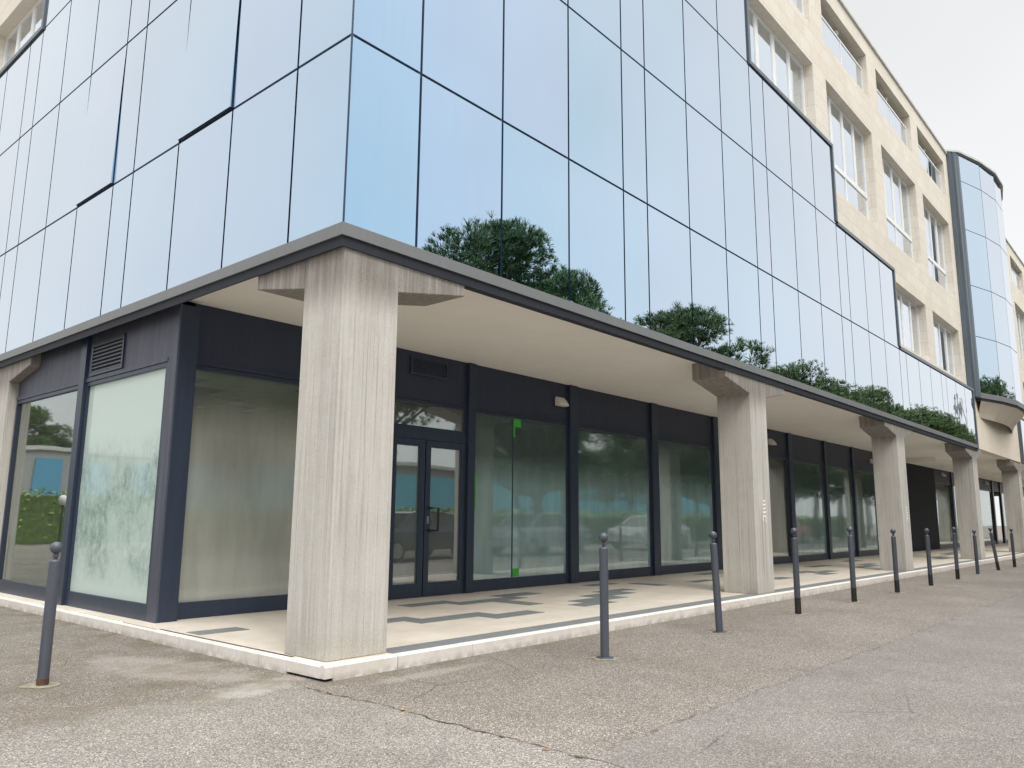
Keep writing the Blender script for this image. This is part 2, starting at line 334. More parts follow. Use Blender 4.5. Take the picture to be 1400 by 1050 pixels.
# ------------------------------------------------------------------ mesh helpers
class MB:
    def __init__(s, swap=False): s.v = []; s.f = []; s.swap = swap     # swap: (along, depth, z) laid on the left facade
    def pt(s, p): return (p[1], p[0], p[2]) if s.swap else tuple(p)
    def face(s, pts):
        i = len(s.v); s.v += [s.pt(p) for p in pts]; s.f.append(tuple(range(i, i+len(pts))))
    def box(s, x0, x1, y0, y1, z0, z1):
        i = len(s.v)
        for p in ((x0,y0,z0),(x1,y0,z0),(x1,y1,z0),(x0,y1,z0),(x0,y0,z1),(x1,y0,z1),(x1,y1,z1),(x0,y1,z1)): s.v.append(s.pt(p))
        for q in ((0,3,2,1),(4,5,6,7),(0,1,5,4),(1,2,6,5),(2,3,7,6),(3,0,4,7)): s.f.append(tuple(i+k for k in q))
        return s
    def prism(s, poly, d0, d1, axis='y'):
        """poly of (a,z) pairs extruded along depth (y) or of (x,y) pairs extruded in z"""
        n = len(poly); i = len(s.v)
        for d in (d0, d1):
            for a, b in poly: s.v.append(s.pt((a, d, b) if axis == 'y' else ((d, a, b) if axis == 'x' else (a, b, d))))
        s.f.append(tuple(i+k for k in range(n))); s.f.append(tuple(i+n+k for k in range(n))[::-1])
        for k in range(n): s.f.append((i+k, i+(k+1) % n, i+n+(k+1) % n, i+n+k))
        return s
    def tube(s, pts, rads, seg=10, cap=True):
        rings = []
        for k, p in enumerate(pts):
            p = Vector(p); d = (Vector(pts[min(k+1, len(pts)-1)]) - Vector(pts[max(k-1, 0)])).normalized()
            a = d.orthogonal().normalized() if abs(d.z) < .999 else Vector((1, 0, 0)); b = d.cross(a)
            r = rads[k] if isinstance(rads, (list, tuple)) else rads
            i = len(s.v); rings.append(i)
            for j in range(seg):
                t = 2*math.pi*j/seg; s.v.append(s.pt(p + (a*math.cos(t) + b*math.sin(t))*r))
        for k in range(len(rings)-1):
            for j in range(seg): s.f.append((rings[k]+j, rings[k]+(j+1) % seg, rings[k+1]+(j+1) % seg, rings[k+1]+j))
        if cap:
            s.f.append(tuple(rings[0]+j for j in range(seg))[::-1]); s.f.append(tuple(rings[-1]+j for j in range(seg)))
        return s
    def lathe(s, prof, cx=0, cy=0, seg=20):
        i = len(s.v); n = len(prof)
        for r, z in prof:
            for j in range(seg): t = 2*math.pi*j/seg; s.v.append(s.pt((cx+r*math.cos(t), cy+r*math.sin(t), z)))
        for k in range(n-1):
            for j in range(seg): s.f.append((i+k*seg+j, i+k*seg+(j+1) % seg, i+(k+1)*seg+(j+1) % seg, i+(k+1)*seg+j))
        s.f.append(tuple(i+j for j in range(seg))[::-1]); s.f.append(tuple(i+(n-1)*seg+j for j in range(seg)))
        return s
    def build(s, name, mat, parent=None, smooth=False, bevel=0., fix=True):
        me = bpy.data.meshes.new(name); me.from_pydata(s.v, [], s.f)
        if fix:
            bm = bmesh.new(); bm.from_mesh(me); bmesh.ops.recalc_face_normals(bm, faces=bm.faces)
            if bevel:
                bm.normal_update(); bmesh.ops.remove_doubles(bm, verts=bm.verts, dist=1e-5)
                bmesh.ops.bevel(bm, geom=[e for e in bm.edges if len(e.link_faces) == 2 and e.calc_face_angle(0) > .5], offset=bevel, segments=1, affect='EDGES')
            bm.to_mesh(me); bm.free()
        if smooth:
            for p in me.polygons: p.use_smooth = True
        me.materials.append(mat); o = bpy.data.objects.new(name, me); COL.objects.link(o)
        if parent: o.parent = parent
        return o

def thing(name, label, cat, loc=(0, 0, 0), rz=0., group=None):
    o = bpy.data.objects.new(name, None); COL.objects.link(o); o.location = loc; o.rotation_euler = (0, 0, rz)
    return tag(o, label, cat, group)
def tag(o, label, cat, group=None):
    o['label'] = label; o['category'] = cat
    if group: o['group'] = group
    return o
def structure(o): o['kind'] = 'structure'; return o
def kids(o): return [c for c in bpy.data.objects if c.parent == o]
def dup(root, loc, rz, label, group=None, scale=1.):
    tree = [(root, None)]; new = {}
    def cp(o, par):
        c = o.copy(); COL.objects.link(c); c.parent = par
        for ch in kids(o): cp(ch, c)
        return c
    r = cp(root, None); r.location = loc; r.rotation_euler = (0, 0, rz); r.scale = (scale,)*3
    r['label'] = label
    if group: r['group'] = group
    return r

# ------------------------------------------------------------------ ground
g = MB(); g.face([(-400, -400, 0), (400, -400, 0), (400, 400, 0), (-400, 400, 0)]); structure(g.build('ground', mt['ground']))
PZ = .12
pv = MB(); pv.box(.0, 60, -.05, 3.6, .06, PZ); pv.box(.03, .3, 3.6, 30, .06, PZ); pave = structure(pv.build('pavement', mt['tiles']))
dt = MB()
for x0, x1, y0, y1 in ((.68, 60, -.045, .19), (.08, .62, 2.1, 2.36), (1.2, 2.42, 1.5, 1.78), (2.15, 3.35, 1.2, 1.496), (3.05, 3.92, .9, 1.196),
                       (3.15, 4.0, 2.48, 2.76), (3.78, 5.15, 2.2, 2.476), (4.4, 4.7, 1.55, 2.196), (4.97, 5.82, 2.48, 2.8),
                       (4.8, 5.6, .94, 1.22), (5.2, 6.3, 1.224, 1.52), (5.9, 7.0, 1.524, 1.84), (6.6, 7.5, 1.844, 2.1), (8.42, 8.72, 1.95, 2.6), (9.6, 10.4, 1.84, 2.1),
                       (7.5, 8.3, 2.7, 2.95), (11.6, 12.5, 2.72, 2.98), (11.5, 12.2, 1.05, 1.34), (13.6, 14.3, .9, 1.18), (14.0, 15.2, 1.184, 1.46), (13.7, 14.6, 1.464, 1.74), (16.2, 17.4, 2.1, 2.4),
                       (17.0, 18.6, 1.2, 1.5), (18.3, 19.4, 1.504, 1.8), (20.4, 21.9, 1.5, 1.8), (21.4, 22.9, 1.804, 2.1), (23.6, 24.8, .9, 1.2), (24.4, 25.9, 1.204, 1.5), (19.8, 20.9, 2.4, 2.7), (27, 29, 1.5, 1.8), (28.6, 30.6, 1.804, 2.1)):
    dt.box(x0, x1, y0, y1, PZ-.01, PZ+.004)
dt.build('tile_inlay', mt['dark_tile'], pave)
# kerb stones with joints
kb = MB(); rnd = random.Random(3)
kb.prism([(-.105, -.02), (-.105, .105), (-.088, .122), (-.046, .122), (-.046, -.02)], .03, .68, 'x'); kb.prism([(-.105, .022), (-.105, .105), (-.088, .122), (-.046, .122), (-.046, .022)], -.054, .029, 'x')
x = .688
while x < 60:
    l = rnd.choice((.9, 1.2, 1.5)); kb.prism([(-.105, -.02), (-.105, .105), (-.088, .122), (-.046, .122), (-.046, -.02)], x, x+l-.004, 'x'); x += l
prof = [(-.054, .02), (-.054, .105), (-.037, .122), (.03, .122), (.03, .02)]
kb.prism([(a, b) for a, b in prof], -.0455, .405)
y = .413
prof2 = [(-.05, -.02), (-.05, .103), (-.033, .120), (.03, .120), (.03, -.02)]
for l in (.42, .36, .30, .74, .27, .27):
    kb.prism(prof2, y, y+l-.006); y += l
prof3 = [(-.03, -.02), (-.03, .098), (-.018, .110), (.04, .110), (.04, -.02)]
while y < 30: kb.prism(prof3, y, y+1.25-.005); y += 1.25
structure(kb.build('kerb', mt['plinth']))
vd = MB(); vd.box(-.03, .028, -.085, .4, .003, .055); structure(vd.build('kerb_gap', mt['black']))

# ------------------------------------------------------------------ office building
B = thing('office_building', 'beige stone office block wrapped in blue mirror glass above a pillared shop arcade', 'building')
LV = [3.76, 5.54, 7.58, 9.37, 11.40, 13.20, 14.6]
seq = [0, .84]
for i in range(14):
    for st in (1.2, 1.2, 1.2, .6): seq.append(round(seq[-1]+st, 3))
WID = [25.44, 17.04, 12.84, 8.64, 8.64, 8.64]
LWD = [30, 30, 30, 8.64, 8.64, 8.64]
back = {False: MB(False), True: MB(True)}; grid = {False: MB(False), True: MB(True)}; hid = {False: MB(False), True: MB(True)}
G_ = .015
for swap in (False, True):
    lim = LWD if swap else WID
    for r in range(6):
        z0, z1 = LV[r], LV[r+1]; w = lim[r]
        back[swap].box(.06, w, .05, .24, z0+.002, z1-.002)
        grid[swap].box(.03, w-.01, .022, .05, z0-.03 if r else z0, z0+.03)
        for i in range(len(seq)-1):
            a, b = seq[i], seq[i+1]
            if b > w+.01: break
            grid[swap].box(b-.03, min(b+.03, w-.01), .026, .05, z0+.03, z1-.03)
            vis = (r == 0 and (not swap or i <= 8)) or (r == 1 and (not swap or i <= 9)) or (r == 2 and (i >= 3 and (not swap or i <= 10))) or (r == 3 and ((not swap and i >= 5) or (swap and i >= 6)))
            aj = .03 if (swap and r == 1 and i in (2, 5)) else 0.
            t = MB(swap) if vis else hid[swap]
            a0 = a + (G_ if i else .012)
            zb_ = z0+(G_ if r else .0)
            if not aj: t.box(a0, b-G_, -.001, .018, zb_, z1-G_)
            else:      # top-hung pane standing ajar: bottom edge pushed out
                t.v += [t.pt(p) for p in ((a0, -.001-aj, zb_+.01), (b-G_, -.001-aj, zb_+.01), (b-G_, .018-aj, zb_+.01), (a0, .018-aj, zb_+.01), (a0, -.001, z1-G_), (b-G_, -.001, z1-G_), (b-G_, .018, z1-G_), (a0, .018, z1-G_))]
                t.f += [(0, 3, 2, 1), (4, 5, 6, 7), (0, 1, 5, 4), (1, 2, 6, 5), (2, 3, 7, 6), (3, 0, 4, 7)]
            if i == 0 and not swap: grid[swap].box(.004, .03, .004, .03, z0, z1)
            if aj:
                for q0, q1 in ((a0+.004, a0+.03), (b-G_-.03, b-G_-.004)): grid[swap].prism([(.019-aj, z0+.03), (.03, z0+.03), (.03, z1-.05), (.019, z1-.05)], q0, q1, 'x')
                grid[swap].box(a0+.03, b-G_-.03, .02-aj, .03, z0+.02, z0+.05)
            if vis: t.build('glass_panel', mt['mirror'], B)
for swap in (False, True):
    back[swap].build('curtain_wall_backing', mt['dark'], B); grid[swap].build('mullion_grid', mt['mull'], B); hid[swap].build('upper_glazing', mt['mirror'], B)
# steel trim along the stepped upper edge of the glass
for swap in (False, True):
    t = MB(swap)
    if not swap:
        t.box(8.644, 8.72, -.03, .25, 9.45, 14.6)
        for x0, x1, z in ((8.644, 12.92, 9.37), (12.92, 17.12, 7.58), (17.12, 25.52, 5.54)): t.box(x0, x1, -.03, .25, z+.002, z+.08)
        for x, z0, z1 in ((12.844, 7.66, 9.372), (17.044, 5.62, 7.582), (25.444, 3.62, 5.542)): t.box(x, x+.076, -.03, .25, z0, z1)
    else:
        t.box(8.644, 8.72, -.03, .25, 9.45, 14.6); t.box(8.644, 30, -.03, .25, 9.372, 9.45)
    t.build('steel_trim', mt['trim'], B)
# fascia, dark drip beam, soffit
fa = MB(); fa.box(-.02, 25.44, -.02, .06, 3.645, 3.757); fa.box(-.02, .06, .06, 30, 3.645, 3.757); fa.build('fascia', mt['fascia'], B)
bm_ = MB(); bm_.box(.0, 25.44, .0, .018, 3.55, 3.643); bm_.box(.0, .018, .018, 30, 3.55, 3.643); bm_.box(.62, 25.44, .018, .12, 3.56, 3.72); bm_.build('edge_beam', mt['beam'], B)
so = MB(); so.box(.06, 60, .125, 3.36, 3.722, 3.74); so.build('soffit', mt['soffit'], B)
sb = MB(); sb.box(29.5, 60, 2.2, 3.3, 3.56, 3.72); sb.build('soffit_drop', mt['soffit'], B)

# pillars: board-formed concrete with flared brackets
ZT = 3.719
def pillar(x0, corner=False, w=.62):
    m = MB(); a, b = x0, x0+w
    if corner: m.prism([(a, PZ), (b, PZ), (b, 3.285), (b+.86, 3.44), (b+.86, 3.6), (a, 3.6)], .02, .60)
    else: m.prism([(a, PZ), (b, PZ), (b, 3.285), (b+.82, 3.45), (b+.82, 3.6), (a-.84, 3.6), (a-.84, 3.45), (a, 3.285)], .02, .60)
    if corner: m.prism([(.60, 3.285), (1.40, 3.43), (1.40, 3.6), (.60, 3.6)], a, b, 'x')
    lo = a if corner else a-.84; m.box(lo, b+.82, .13, .60, 3.6, ZT)
    if corner: m.box(a+.1, b, .6, 1.4, 3.6, ZT)
    return m.build('pillar', mt['concrete'], B, bevel=.008)
pillar(.045, True)
for x0 in (8.14, 16.33, 24.63, 32.9, 41.2, 49.4): pillar(x0)
m = MB(True); m.prism([(8.45, PZ), (9.1, PZ), (9.1, 3.285), (9.95, 3.45), (9.95, 3.644), (7.6, 3.644), (7.6, 3.45), (8.45, 3.285)], .045, .6); m.build('pillar', mt['concrete'], B, bevel=.008)

# ------------------------------------------------------------------ stone facade with recessed windows
def stone_wall(name, swap, x0, x1, z0, z1, holes, d0=.25, dep=.31, mat='stone', parent=B, skip=lambda xc, zc: False):
    m = MB(swap); xs = sorted({x0, x1} | {h[0] for h in holes} | {h[1] for h in holes}); zs = sorted({z0, z1} | {h[2] for h in holes} | {h[3] for h in holes})
    for i in range(len(xs)-1):
        for k in range(len(zs)-1):
            xc, zc = (xs[i]+xs[i+1])/2, (zs[k]+zs[k+1])/2
            if any(h[0] < xc < h[1] and h[2] < zc < h[3] for h in holes) or skip(xc, zc): continue
            m.face([(xs[i], d0, zs[k]), (xs[i+1], d0, zs[k]), (xs[i+1], d0, zs[k+1]), (xs[i], d0, zs[k+1])])
    for h in holes:
        a, b, c, d = h[:4]; e = d0+(h[4] if len(h) > 4 else dep)
        m.face([(a, d0, c), (a, e, c), (a, e, d), (a, d0, d)]); m.face([(b, d0, c), (b, d0, d), (b, e, d), (b, e, c)])
        m.face([(a, d0, d), (a, e, d), (b, e, d), (b, d0, d)]); m.face([(a, d0, c), (b, d0, c), (b, e, c), (a, e, c)])
    # cap and return so the wall has thickness
    m.box(x0, x1, d0+1.2, d0+1.3, z0, z1-.01)
    return m.build(name, mt[mat], parent, fix=False)

def window(swap, a, b, z0, z1, dep, n=4, transom=None, parent=B, fw_=.07):
    f = MB(swap); d = .25+dep-.10
    f.box(a+.003, a+fw_, d, d+.08, z0, z1); f.box(b-fw_, b-.003, d, d+.08, z0, z1); f.box(a+fw_, b-fw_, d, d+.08, z1-fw_, z1-.003); f.box(a+fw_, b-fw_, d, d+.08, z0+.003, z0+fw_)
    w = (b-a)/n; zb = transom if transom else z0
    if transom:
        f.box(a+fw_, b-fw_, d-.006, d+.08, transom-.07, transom+.05); f.box((a+b)/2-.03, (a+b)/2+.03, d, d+.08, z0+fw_, transom-.07)
    for i in range(1, n): f.box(a+w*i-.075, a+w*i+.075, d+.004, d+.08, zb+(.05 if transom else fw_), z1-fw_)
    o = f.build('window', mt['white'], parent)
    p = MB(swap); p.box(a+.01, b-.01, d+.022, d+.04, z0+.01, z1-.01); p.build('pane', mt['mirror_win'], o)
    return o

def balustrade(a, b, parent):
    m = MB(); m.box(a+.003, b-.003, .37, .42, 13.29, 13.34); m.box(b-.04, b-.003, .372, .418, 12.43, 13.29); m.box(a+.003, a+.03, .372, .418, 12.43, 13.29); m.box((a+b)/2-.015, (a+b)/2+.015, .372, .418, 12.43, 13.29)
    o = m.build('balustrade', mt['white'], parent)
    p = MB(); p.box(a+.03, (a+b)/2-.016, .385, .4, 12.45, 13.289); p.box((a+b)/2+.016, b-.041, .385, .4, 12.45, 13.289); p.build('pane', mt['mirror_win'], o)
bays = [(9.36, 12.75), (13.58, 16.98), (17.80, 21.22), (22.05, 25.47)]
holes = [(9.36, 12.75, 9.5, 11.43)] + [(a, b, 8.76, 11.43) for a, b in bays[1:]] + [(a, b, 12.42, 13.70, 1.1) for a, b in bays] + [(a, b, 5.92, 7.63) for a, b in bays[2:]]
def skp(xc, zc): return (zc < 5.56 and xc < 25.4)
stone_wall('stone_wall', False, 8.7, 26.38, 5.5, 14.2, holes)
for h in holes:
    dep = h[4] if len(h) > 4 else .31
    if h[2] > 12: window(False, h[0], h[1], h[2], h[3], dep, 2, fw_=.05); balustrade(h[0], h[1], B)
    elif h[2] > 9.4: window(False, h[0], h[1], h[2], h[3], dep, 4)
    elif h[2] > 8: window(False, h[0], h[1], h[2], h[3], dep, 4, transom=9.68)
    else: window(False, h[0], h[1], h[2], h[3], dep, 4)
for a, b in bays:
    st = MB(); c = (a+b)/2; st.box(c-.03, c+.03, .44, .52, 12.45, 13.56); st.box(c-.05, c+.09, .43, .56, 13.561, 13.62); st.build('loggia_post', mt['white'], B)
lh = [(9.36, 12.75, 9.5, 11.20), (13.58, 16.98, 9.5, 11.2)]
stone_wall('stone_wall', True, 8.7, 30, 9.4, 14.2, lh)
for h in lh: window(True, h[0], h[1], h[2], h[3], .31, 4)
cp = MB(); cp.box(8.74, 26.4, .20, 1.6, 14.2, 14.27); cp.build('roof_coping', mt['coping'], B)
cp = MB(); cp.box(.20, 1.6, 8.74, 30, 14.2, 14.27); cp.build('roof_coping', mt['coping'], B)
rf = MB(); rf.box(.3, 60, .95, 28, 13.9, 14.1); rf.build('roof', mt['dark'], B)
co = MB(); co.box(1.3, 60, 4+6, 28, .0, 13.9); co.box(1.3, 60, 1.3, 10, 3.9, 13.9); co.build('core', mt['dark'], B)

# rendered wall under the stair tower
rw = MB(); rw.box(25.53, 34.3, .1, .4, 3.70, 5.5); rw.build('rendered_wall', mt['render'], B)

# ------------------------------------------------------------------ curved glass stair tower
T = thing('glass_stair_tower', 'faceted curved glass stair tower bulging out between the two stone blocks', 'tower')
pts = [(26.40, .25), (26.40, -.06), (27.80, -.45), (29.2, -.67), (30.6, -.67), (32.0, -.45), (33.4, -.06), (33.4, .25)]
ins = Vector((29.9, 1.8))
def off(p, d):
    v = (Vector(p)-ins).normalized(); return (p[0]+v.x*d, p[1]+v.y*d)
TL = [5.60, 7.58, 9.40, 11.44, 13.25, 14.28]
for k in range(1, 6):
    for r in range(5):
        a, b = Vector(pts[k]), Vector(pts[k+1]); d = (b-a).normalized()
        n = Vector((d.y, -d.x)); s = .016 if k == 1 else .012
        a2 = a+d*s; b2 = b-d*.012
        q = MB(); q.prism([tuple(a2), tuple(b2), tuple(b2-n*.03), tuple(a2-n*.03)], TL[r]+.012, TL[r+1]-.012, 'z'); q.build('glass_panel', mt['mirror'], T)
q = MB(); q.prism([off(p, -.04) for p in pts], 5.62, 14.27, 'z'); q.build('mullion_core', mt['mull'], T)
q = MB(); q.prism([(26.02, .245), (26.02, .13), (26.12, .10), (26.12, .02), (26.22, .0), (26.30, -.05), (26.405, -.075), (26.42, .245)], 5.45, 14.28, 'z'); q.build('steel_jamb', mt['trim'], T)
q = MB(); q.prism([off(p, .10) for p in [(25.95, .3)]+pts[1:-1]+[(33.8, .3)]], 14.29, 14.36, 'z'); q.build('roof_cap', mt['coping'], T)
q = MB(); q.prism([off(p, .05) for p in pts], 14.24, 14.288, 'z'); q.build('cap_shadow_trim', mt['trim'], T)
q = MB(); q.prism([off(p, .05) for p in pts], 5.42, 5.60, 'z'); q.build('sill_band', mt['fascia'], T)
q = MB(); q.prism([off(p, .02) for p in pts], 5.33, 5.42, 'z'); q.build('sill_trim', mt['beam'], T)
# bowl-shaped concrete underside
q = MB(); prev = None
lv = [(5.33, 0.0), (5.15, -.18), (4.95, -.36), (4.80, -.50)]
for i in range(3):
    A = [off(p, lv[i][1]) for p in pts[1:-1]]; Bq = [off(p, lv[i+1][1]) for p in pts[1:-1]]
    for k in range(len(A)-1):
        q.face([(A[k][0], min(A[k][1], .098), lv[i][0]), (A[k+1][0], min(A[k+1][1], .098), lv[i][0]), (Bq[k+1][0], min(Bq[k+1][1], .098), lv[i+1][0]), (Bq[k][0], min(Bq[k][1], .098), lv[i+1][0])])
q.build('curved_underside', mt['render'], T, smooth=True)

# ------------------------------------------------------------------ second block beyond the tower
D = thing('far_office_block', 'second beige stone block with mirror glass band beyond the curved stair tower', 'building')
fb = [(33.9+4.22*k, 37.3+4.22*k) for k in range(6)]
fh = [(a, b, 12.42, 13.70, .6) for a, b in fb] + [(a, b, 8.76, 11.43) for a, b in fb] + [(a, b, 5.92, 7.63) for a, b in fb]
stone_wall('stone_wall', False, 33.42, 60, 5.5, 14.2, fh, parent=D)
for a, b in fb: balustrade(a, b, D)
for h in fh: window(False, h[0], h[1], h[2], h[3], h[4] if len(h) > 4 else .31, 2 if h[2] > 12 else 4, parent=D)
q = MB(); q.box(33.42, 60, .2, .95, 14.2, 14.27); q.build('roof_coping', mt['coping'], D)
q = MB(); q.box(34.36, 60, .05, .24, 3.76, 5.54); q.build('curtain_wall_backing', mt['dark'], D)
x = 34.4
for k in range(20):
    w = (1.2, 1.2, 1.2, .6)[k % 4]; q = MB(); q.box(x+.012, x+w-.012, .0, .018, 3.77, 5.53); q.build('glass_panel', mt['mirror'], D); x += w
q = MB(); q.box(34.3, 60, -.02, .06, 3.645, 3.757); q.box(34.3, 60, -.03, .25, 5.54, 5.62); q.box(34.3, 34.38, -.03, .25, 3.76, 5.54); q.build('steel_trim', mt['trim'], D)

# ------------------------------------------------------------------ shopfront along the arcade (plane y = 3.38)
Y0 = 3.38; GB, GT = .30, 2.955
def rect_frame(m, a, b, d0, d1, z0, z1, w, wb=None):
    wb = wb or w
    m.box(a, a+w, d0, d1, z0, z1); m.box(b-w, b, d0, d1, z0, z1); m.box(a+w, b-w, d0, d1, z1-w, z1); m.box(a+w, b-w, d0, d1, z0, z0+wb)
def shop_window(swap, a, b, glass, d=Y0, label=None):
    f = MB(swap); rect_frame(f, a, b, d-.02, d+.06, PZ, 2.99, .045, GB-PZ)
    o = f.build('shop_window', mt['frame'], B)
    if label: o['label'] = label
    p = MB(swap); p.box(a+.04, b-.04, d+.014, d+.026, GB-.01, 2.95); p.build('pane', mt[glass], o)
    return o
def post(swap, a, b, d=Y0, z1=3.72, pr=.07):
    m = MB(swap); m.box(a, b, d-pr, d+.05, PZ, z1); m.build('post', mt['frame'], B)
def head(swap, a, b, d=Y0, z1=3.722):
    m = MB(swap); m.box(a+.002, b-.002, d-.012, d+.05, 2.992, z1)
    m.box(a+.002, b-.002, d-.03, d-.012, 3.0, 3.05)
    m.build('head_panel', mt['panel_skylit' if swap else 'panel'], B)
# corner post and the right-hand run
m = MB(); m.box(.2, .42, Y0-.14, Y0+.06, PZ, 3.645); m.build('corner_post', mt['frame'], B)
segs = [(.42, 3.36, 'frost2'), (5.16, 7.69, 'frost'), (7.93, 10.58, 'frost'), (10.83, 13.42, 'frost'), (13.72, 17.98, 'clear'), (18.24, 20.80, 'frost'), (21.0, 23.4, 'frost'), (23.55, 26.0, 'frost')]
for a, b, gl in segs: shop_window(False, a, b, gl); head(False, a, b)
for a, b in ((3.30+.06, 3.46), (5.0, 5.16), (7.69, 7.93), (10.58, 10.83), (13.42, 13.72), (17.98, 18.24), (20.8, 21.0), (23.4, 23.55), (26.0, 26.25)): post(False, a, b)
head(False, 3.46, 5.0); head(False, 26.25, 29.8); head(False, 34.25, 60)
shop_window(False, 26.25, 29.8, 'clear')
rb = MB()
for k in range(44): rb.box(29.8+k*.1, 29.86+k*.1, Y0-.05, Y0+.02, PZ, 3.72)
rb.box(29.8, 34.22, Y0+.0, Y0+.06, PZ, 3.72); rb.build('ribbed_panel', mt['rib'], B)
for a, b in ((34.25, 37.2), (37.5, 41.6), (41.8, 46.6), (49.2, 51.0), (51.3, 60)): shop_window(False, a, b, 'clear')
for a in (37.2, 41.6, 46.6, 48.9, 51.0): post(False, a, a+.28)
# vent in the panel above the door
v = MB(); rect_frame(v, 3.78, 4.56, Y0-.035, Y0-.012, 3.37, 3.65, .035)
for k in range(7): v.box(3.82, 4.52, Y0-.03, Y0-.014, 3.412+k*.03, 3.424+k*.03)
v.build('vent_grille', mt['frame'], B)
# entrance door: two leaves, transom light
tr = MB(); rect_frame(tr, 3.46, 5.0, Y0-.02, Y0+.06, 2.56, 2.992, .045); tr.box(3.46, 5.0, Y0-.03, Y0+.06, 2.41, 2.56)
to = tr.build('transom_window', mt['frame'], B); p = MB(); p.box(3.5, 4.96, Y0+.014, Y0+.026, 2.6, 2.95); p.build('pane', mt['doorglass'], to)
for a, b in ((3.46, 4.13), (4.135, 5.0)):
    f = MB(); rect_frame(f, a+.01, b-.005, Y0-.025, Y0+.04, PZ+.01, 2.405, .10, .19); dr = f.build('door', mt['frame'], B)
    p = MB(); p.box(a+.1, b-.1, Y0+.004, Y0+.016, .31, 2.32); p.build('pane', mt['doorglass'], dr)
    if a > 4:
        h = MB(); hx = 4.205; h.tube([(hx, Y0-.02, 1.07), (hx, Y0-.085, 1.07), (hx+.15, Y0-.095, 1.07), (hx+.15, Y0-.095, 1.40), (hx, Y0-.085, 1.40), (hx, Y0-.02, 1.40)], .019, 8); h.build('handle', mt['blackpaint'], dr)
        k = MB(); k.box(hx-.02, hx+.02, Y0-.033, Y0-.025, 1.17, 1.28); k.build('lock_plate', mt['steel'], dr)
# film strips in bright green left on the glass, and the film edge
q = MB(); q.prism([(6.16, 2.62), (6.215, 2.62), (6.215, 2.80), (6.37, 2.80), (6.37, 2.95), (6.16, 2.95)], Y0+.008, Y0+.013); q.build('green_film_strip', mt['green'], B)
q = MB(); q.box(6.18, 6.34, Y0+.008, Y0+.013, .31, .44); q.build('green_film_strip', mt['green'], B)
q = MB(); q.box(5.206, 5.27, Y0+.008, Y0+.013, 1.42, 1.98); q.build('green_film_strip', mt['green'], B)
q = MB(); q.box(6.15, 6.17, Y0+.004, Y0+.013, .30, 2.95); q.build('glass_joint', mt['frame'], B)

# left shopfront (plane x = .2), along = y
X0 = .2
m = MB(True); m.box(3.24, 3.36, X0-.01, X0+.0, PZ, 3.645); 
shop_window(True, 3.42+.02, 5.75, 'wash', X0, 'shop window whitewashed on the inside with scratched teal patches')
m = MB(True); m.box(3.24, 3.44, X0-.022, X0+.0, PZ, 3.645); m.build('post', mt['panel_skylit'], B)
post(True, 5.75, 5.93, X0, 3.645, .06)
shop_window(True, 5.93, 8.44, 'clear', X0)
shop_window(True, 9.12, 12.4, 'clear', X0); post(True, 12.4, 12.6, X0, 3.645); shop_window(True, 12.6, 15.4, 'clear', X0)
for a, b in ((3.44, 5.75), (5.93, 8.44), (9.12, 15.4)): head(True, a, b, X0, 3.645)
lv_ = MB(True); rect_frame(lv_, 4.66, 5.64, X0-.035, X0-.014, 3.07, 3.52, .035)
lo = lv_.build('louvre_vent', mt['frame'], B)
sl = MB(True)
for k in range(8): z = 3.11+k*.05; sl.prism([(X0-.034, z), (X0-.034, z+.012), (X0-.016, z+.036), (X0-.016, z+.024)], 4.70, 5.60, 'x') if False else sl.box(4.70, 5.60, X0-.033, X0-.016, z, z+.02)
sl.build('slats', mt['panel_skylit'], lo)
bk = MB(True); bk.box(4.69, 5.61, X0-.0155, X0-.0125, 3.09, 3.50); bk.build('vent_back', mt['black'], lo)

# interior seen through the panes
q = MB(); q.box(.45, 58, Y0+.1, 9.9, .04, .10); q.box(.28, .45, Y0+.1, 9.9, .04, .10); q.build('shop_floor', mt['shopfloor'], B)
q = MB(); q.box(.3, 58, 9.8, 9.9, .12, 3.0); q.box(3.3, 3.4, 3.6, 9.8, .12, 3.0); q.box(13.5, 13.6, 3.6, 9.8, .12, 3.0); q.box(26.05, 26.15, 3.6, 9.8, .12, 3.0); q.build('shop_wall', mt['shopwall'], B)
q = MB(); q2 = MB()
for i in range(12):
    for j in range(10):
        x0, y0 = .45+i*.62, 3.5+j*.62
        (q2 if (i*7+j*3) % 5 in (1, 3) else q).box(x0, x0+.60, y0, y0+.60, 2.98, 3.0)
q.build('ceiling_tile', mt['ceil_light'], B); q2.build('ceiling_gap', mt['ceil_dark'], B)
q = MB(); q.box(.26, 58, Y0+.1, 9.9, 3.02, 3.06); q.build('shop_ceiling', mt['ceil_dark'], B)
q = MB(True)
for k in range(14): q.box(6.75+k*.12, 6.85+k*.12, .52+.02*(k % 2), .53+.02*(k % 2), .2, 2.9)
q.build('vertical_blind', mt['curtain'], B)

# wall lights under the soffit
def wall_light(x, label):
    t = thing('wall_light', label, 'wall light', (x, Y0-.012, 3.37), 0, 'bulkhead lights on the dark shop panels')
    b = MB(); b.box(-.10, .10, -.03, -.001, -.07, .07); b.build('back_plate', mt['lampw'], t)
    d = MB(); n = 9; P_ = [(-.031-.12*math.sin(math.pi*.5*k/(n-1)), .085-.17*(k/(n-1))) for k in range(n)] + [(-.031, -.085)]
    d.prism([(a, c) for a, c in P_], -.12, .12, 'x'); d.build('diffuser', mt['lampw'], t, smooth=False)
for x, l in ((7.40, 'white bulkhead light on the dark panel above the shop pane right of the glass door'), (16.8, 'white wall light peeking out just right of the second pillar'),
             (25.5, 'white wall light peeking out left of the third pillar top'), (35.7, 'white wall light between the black ribbed panel and fourth pillar'), (45.2, 'farthest white wall light, right of the fourth pillar')):
    wall_light(x, l)

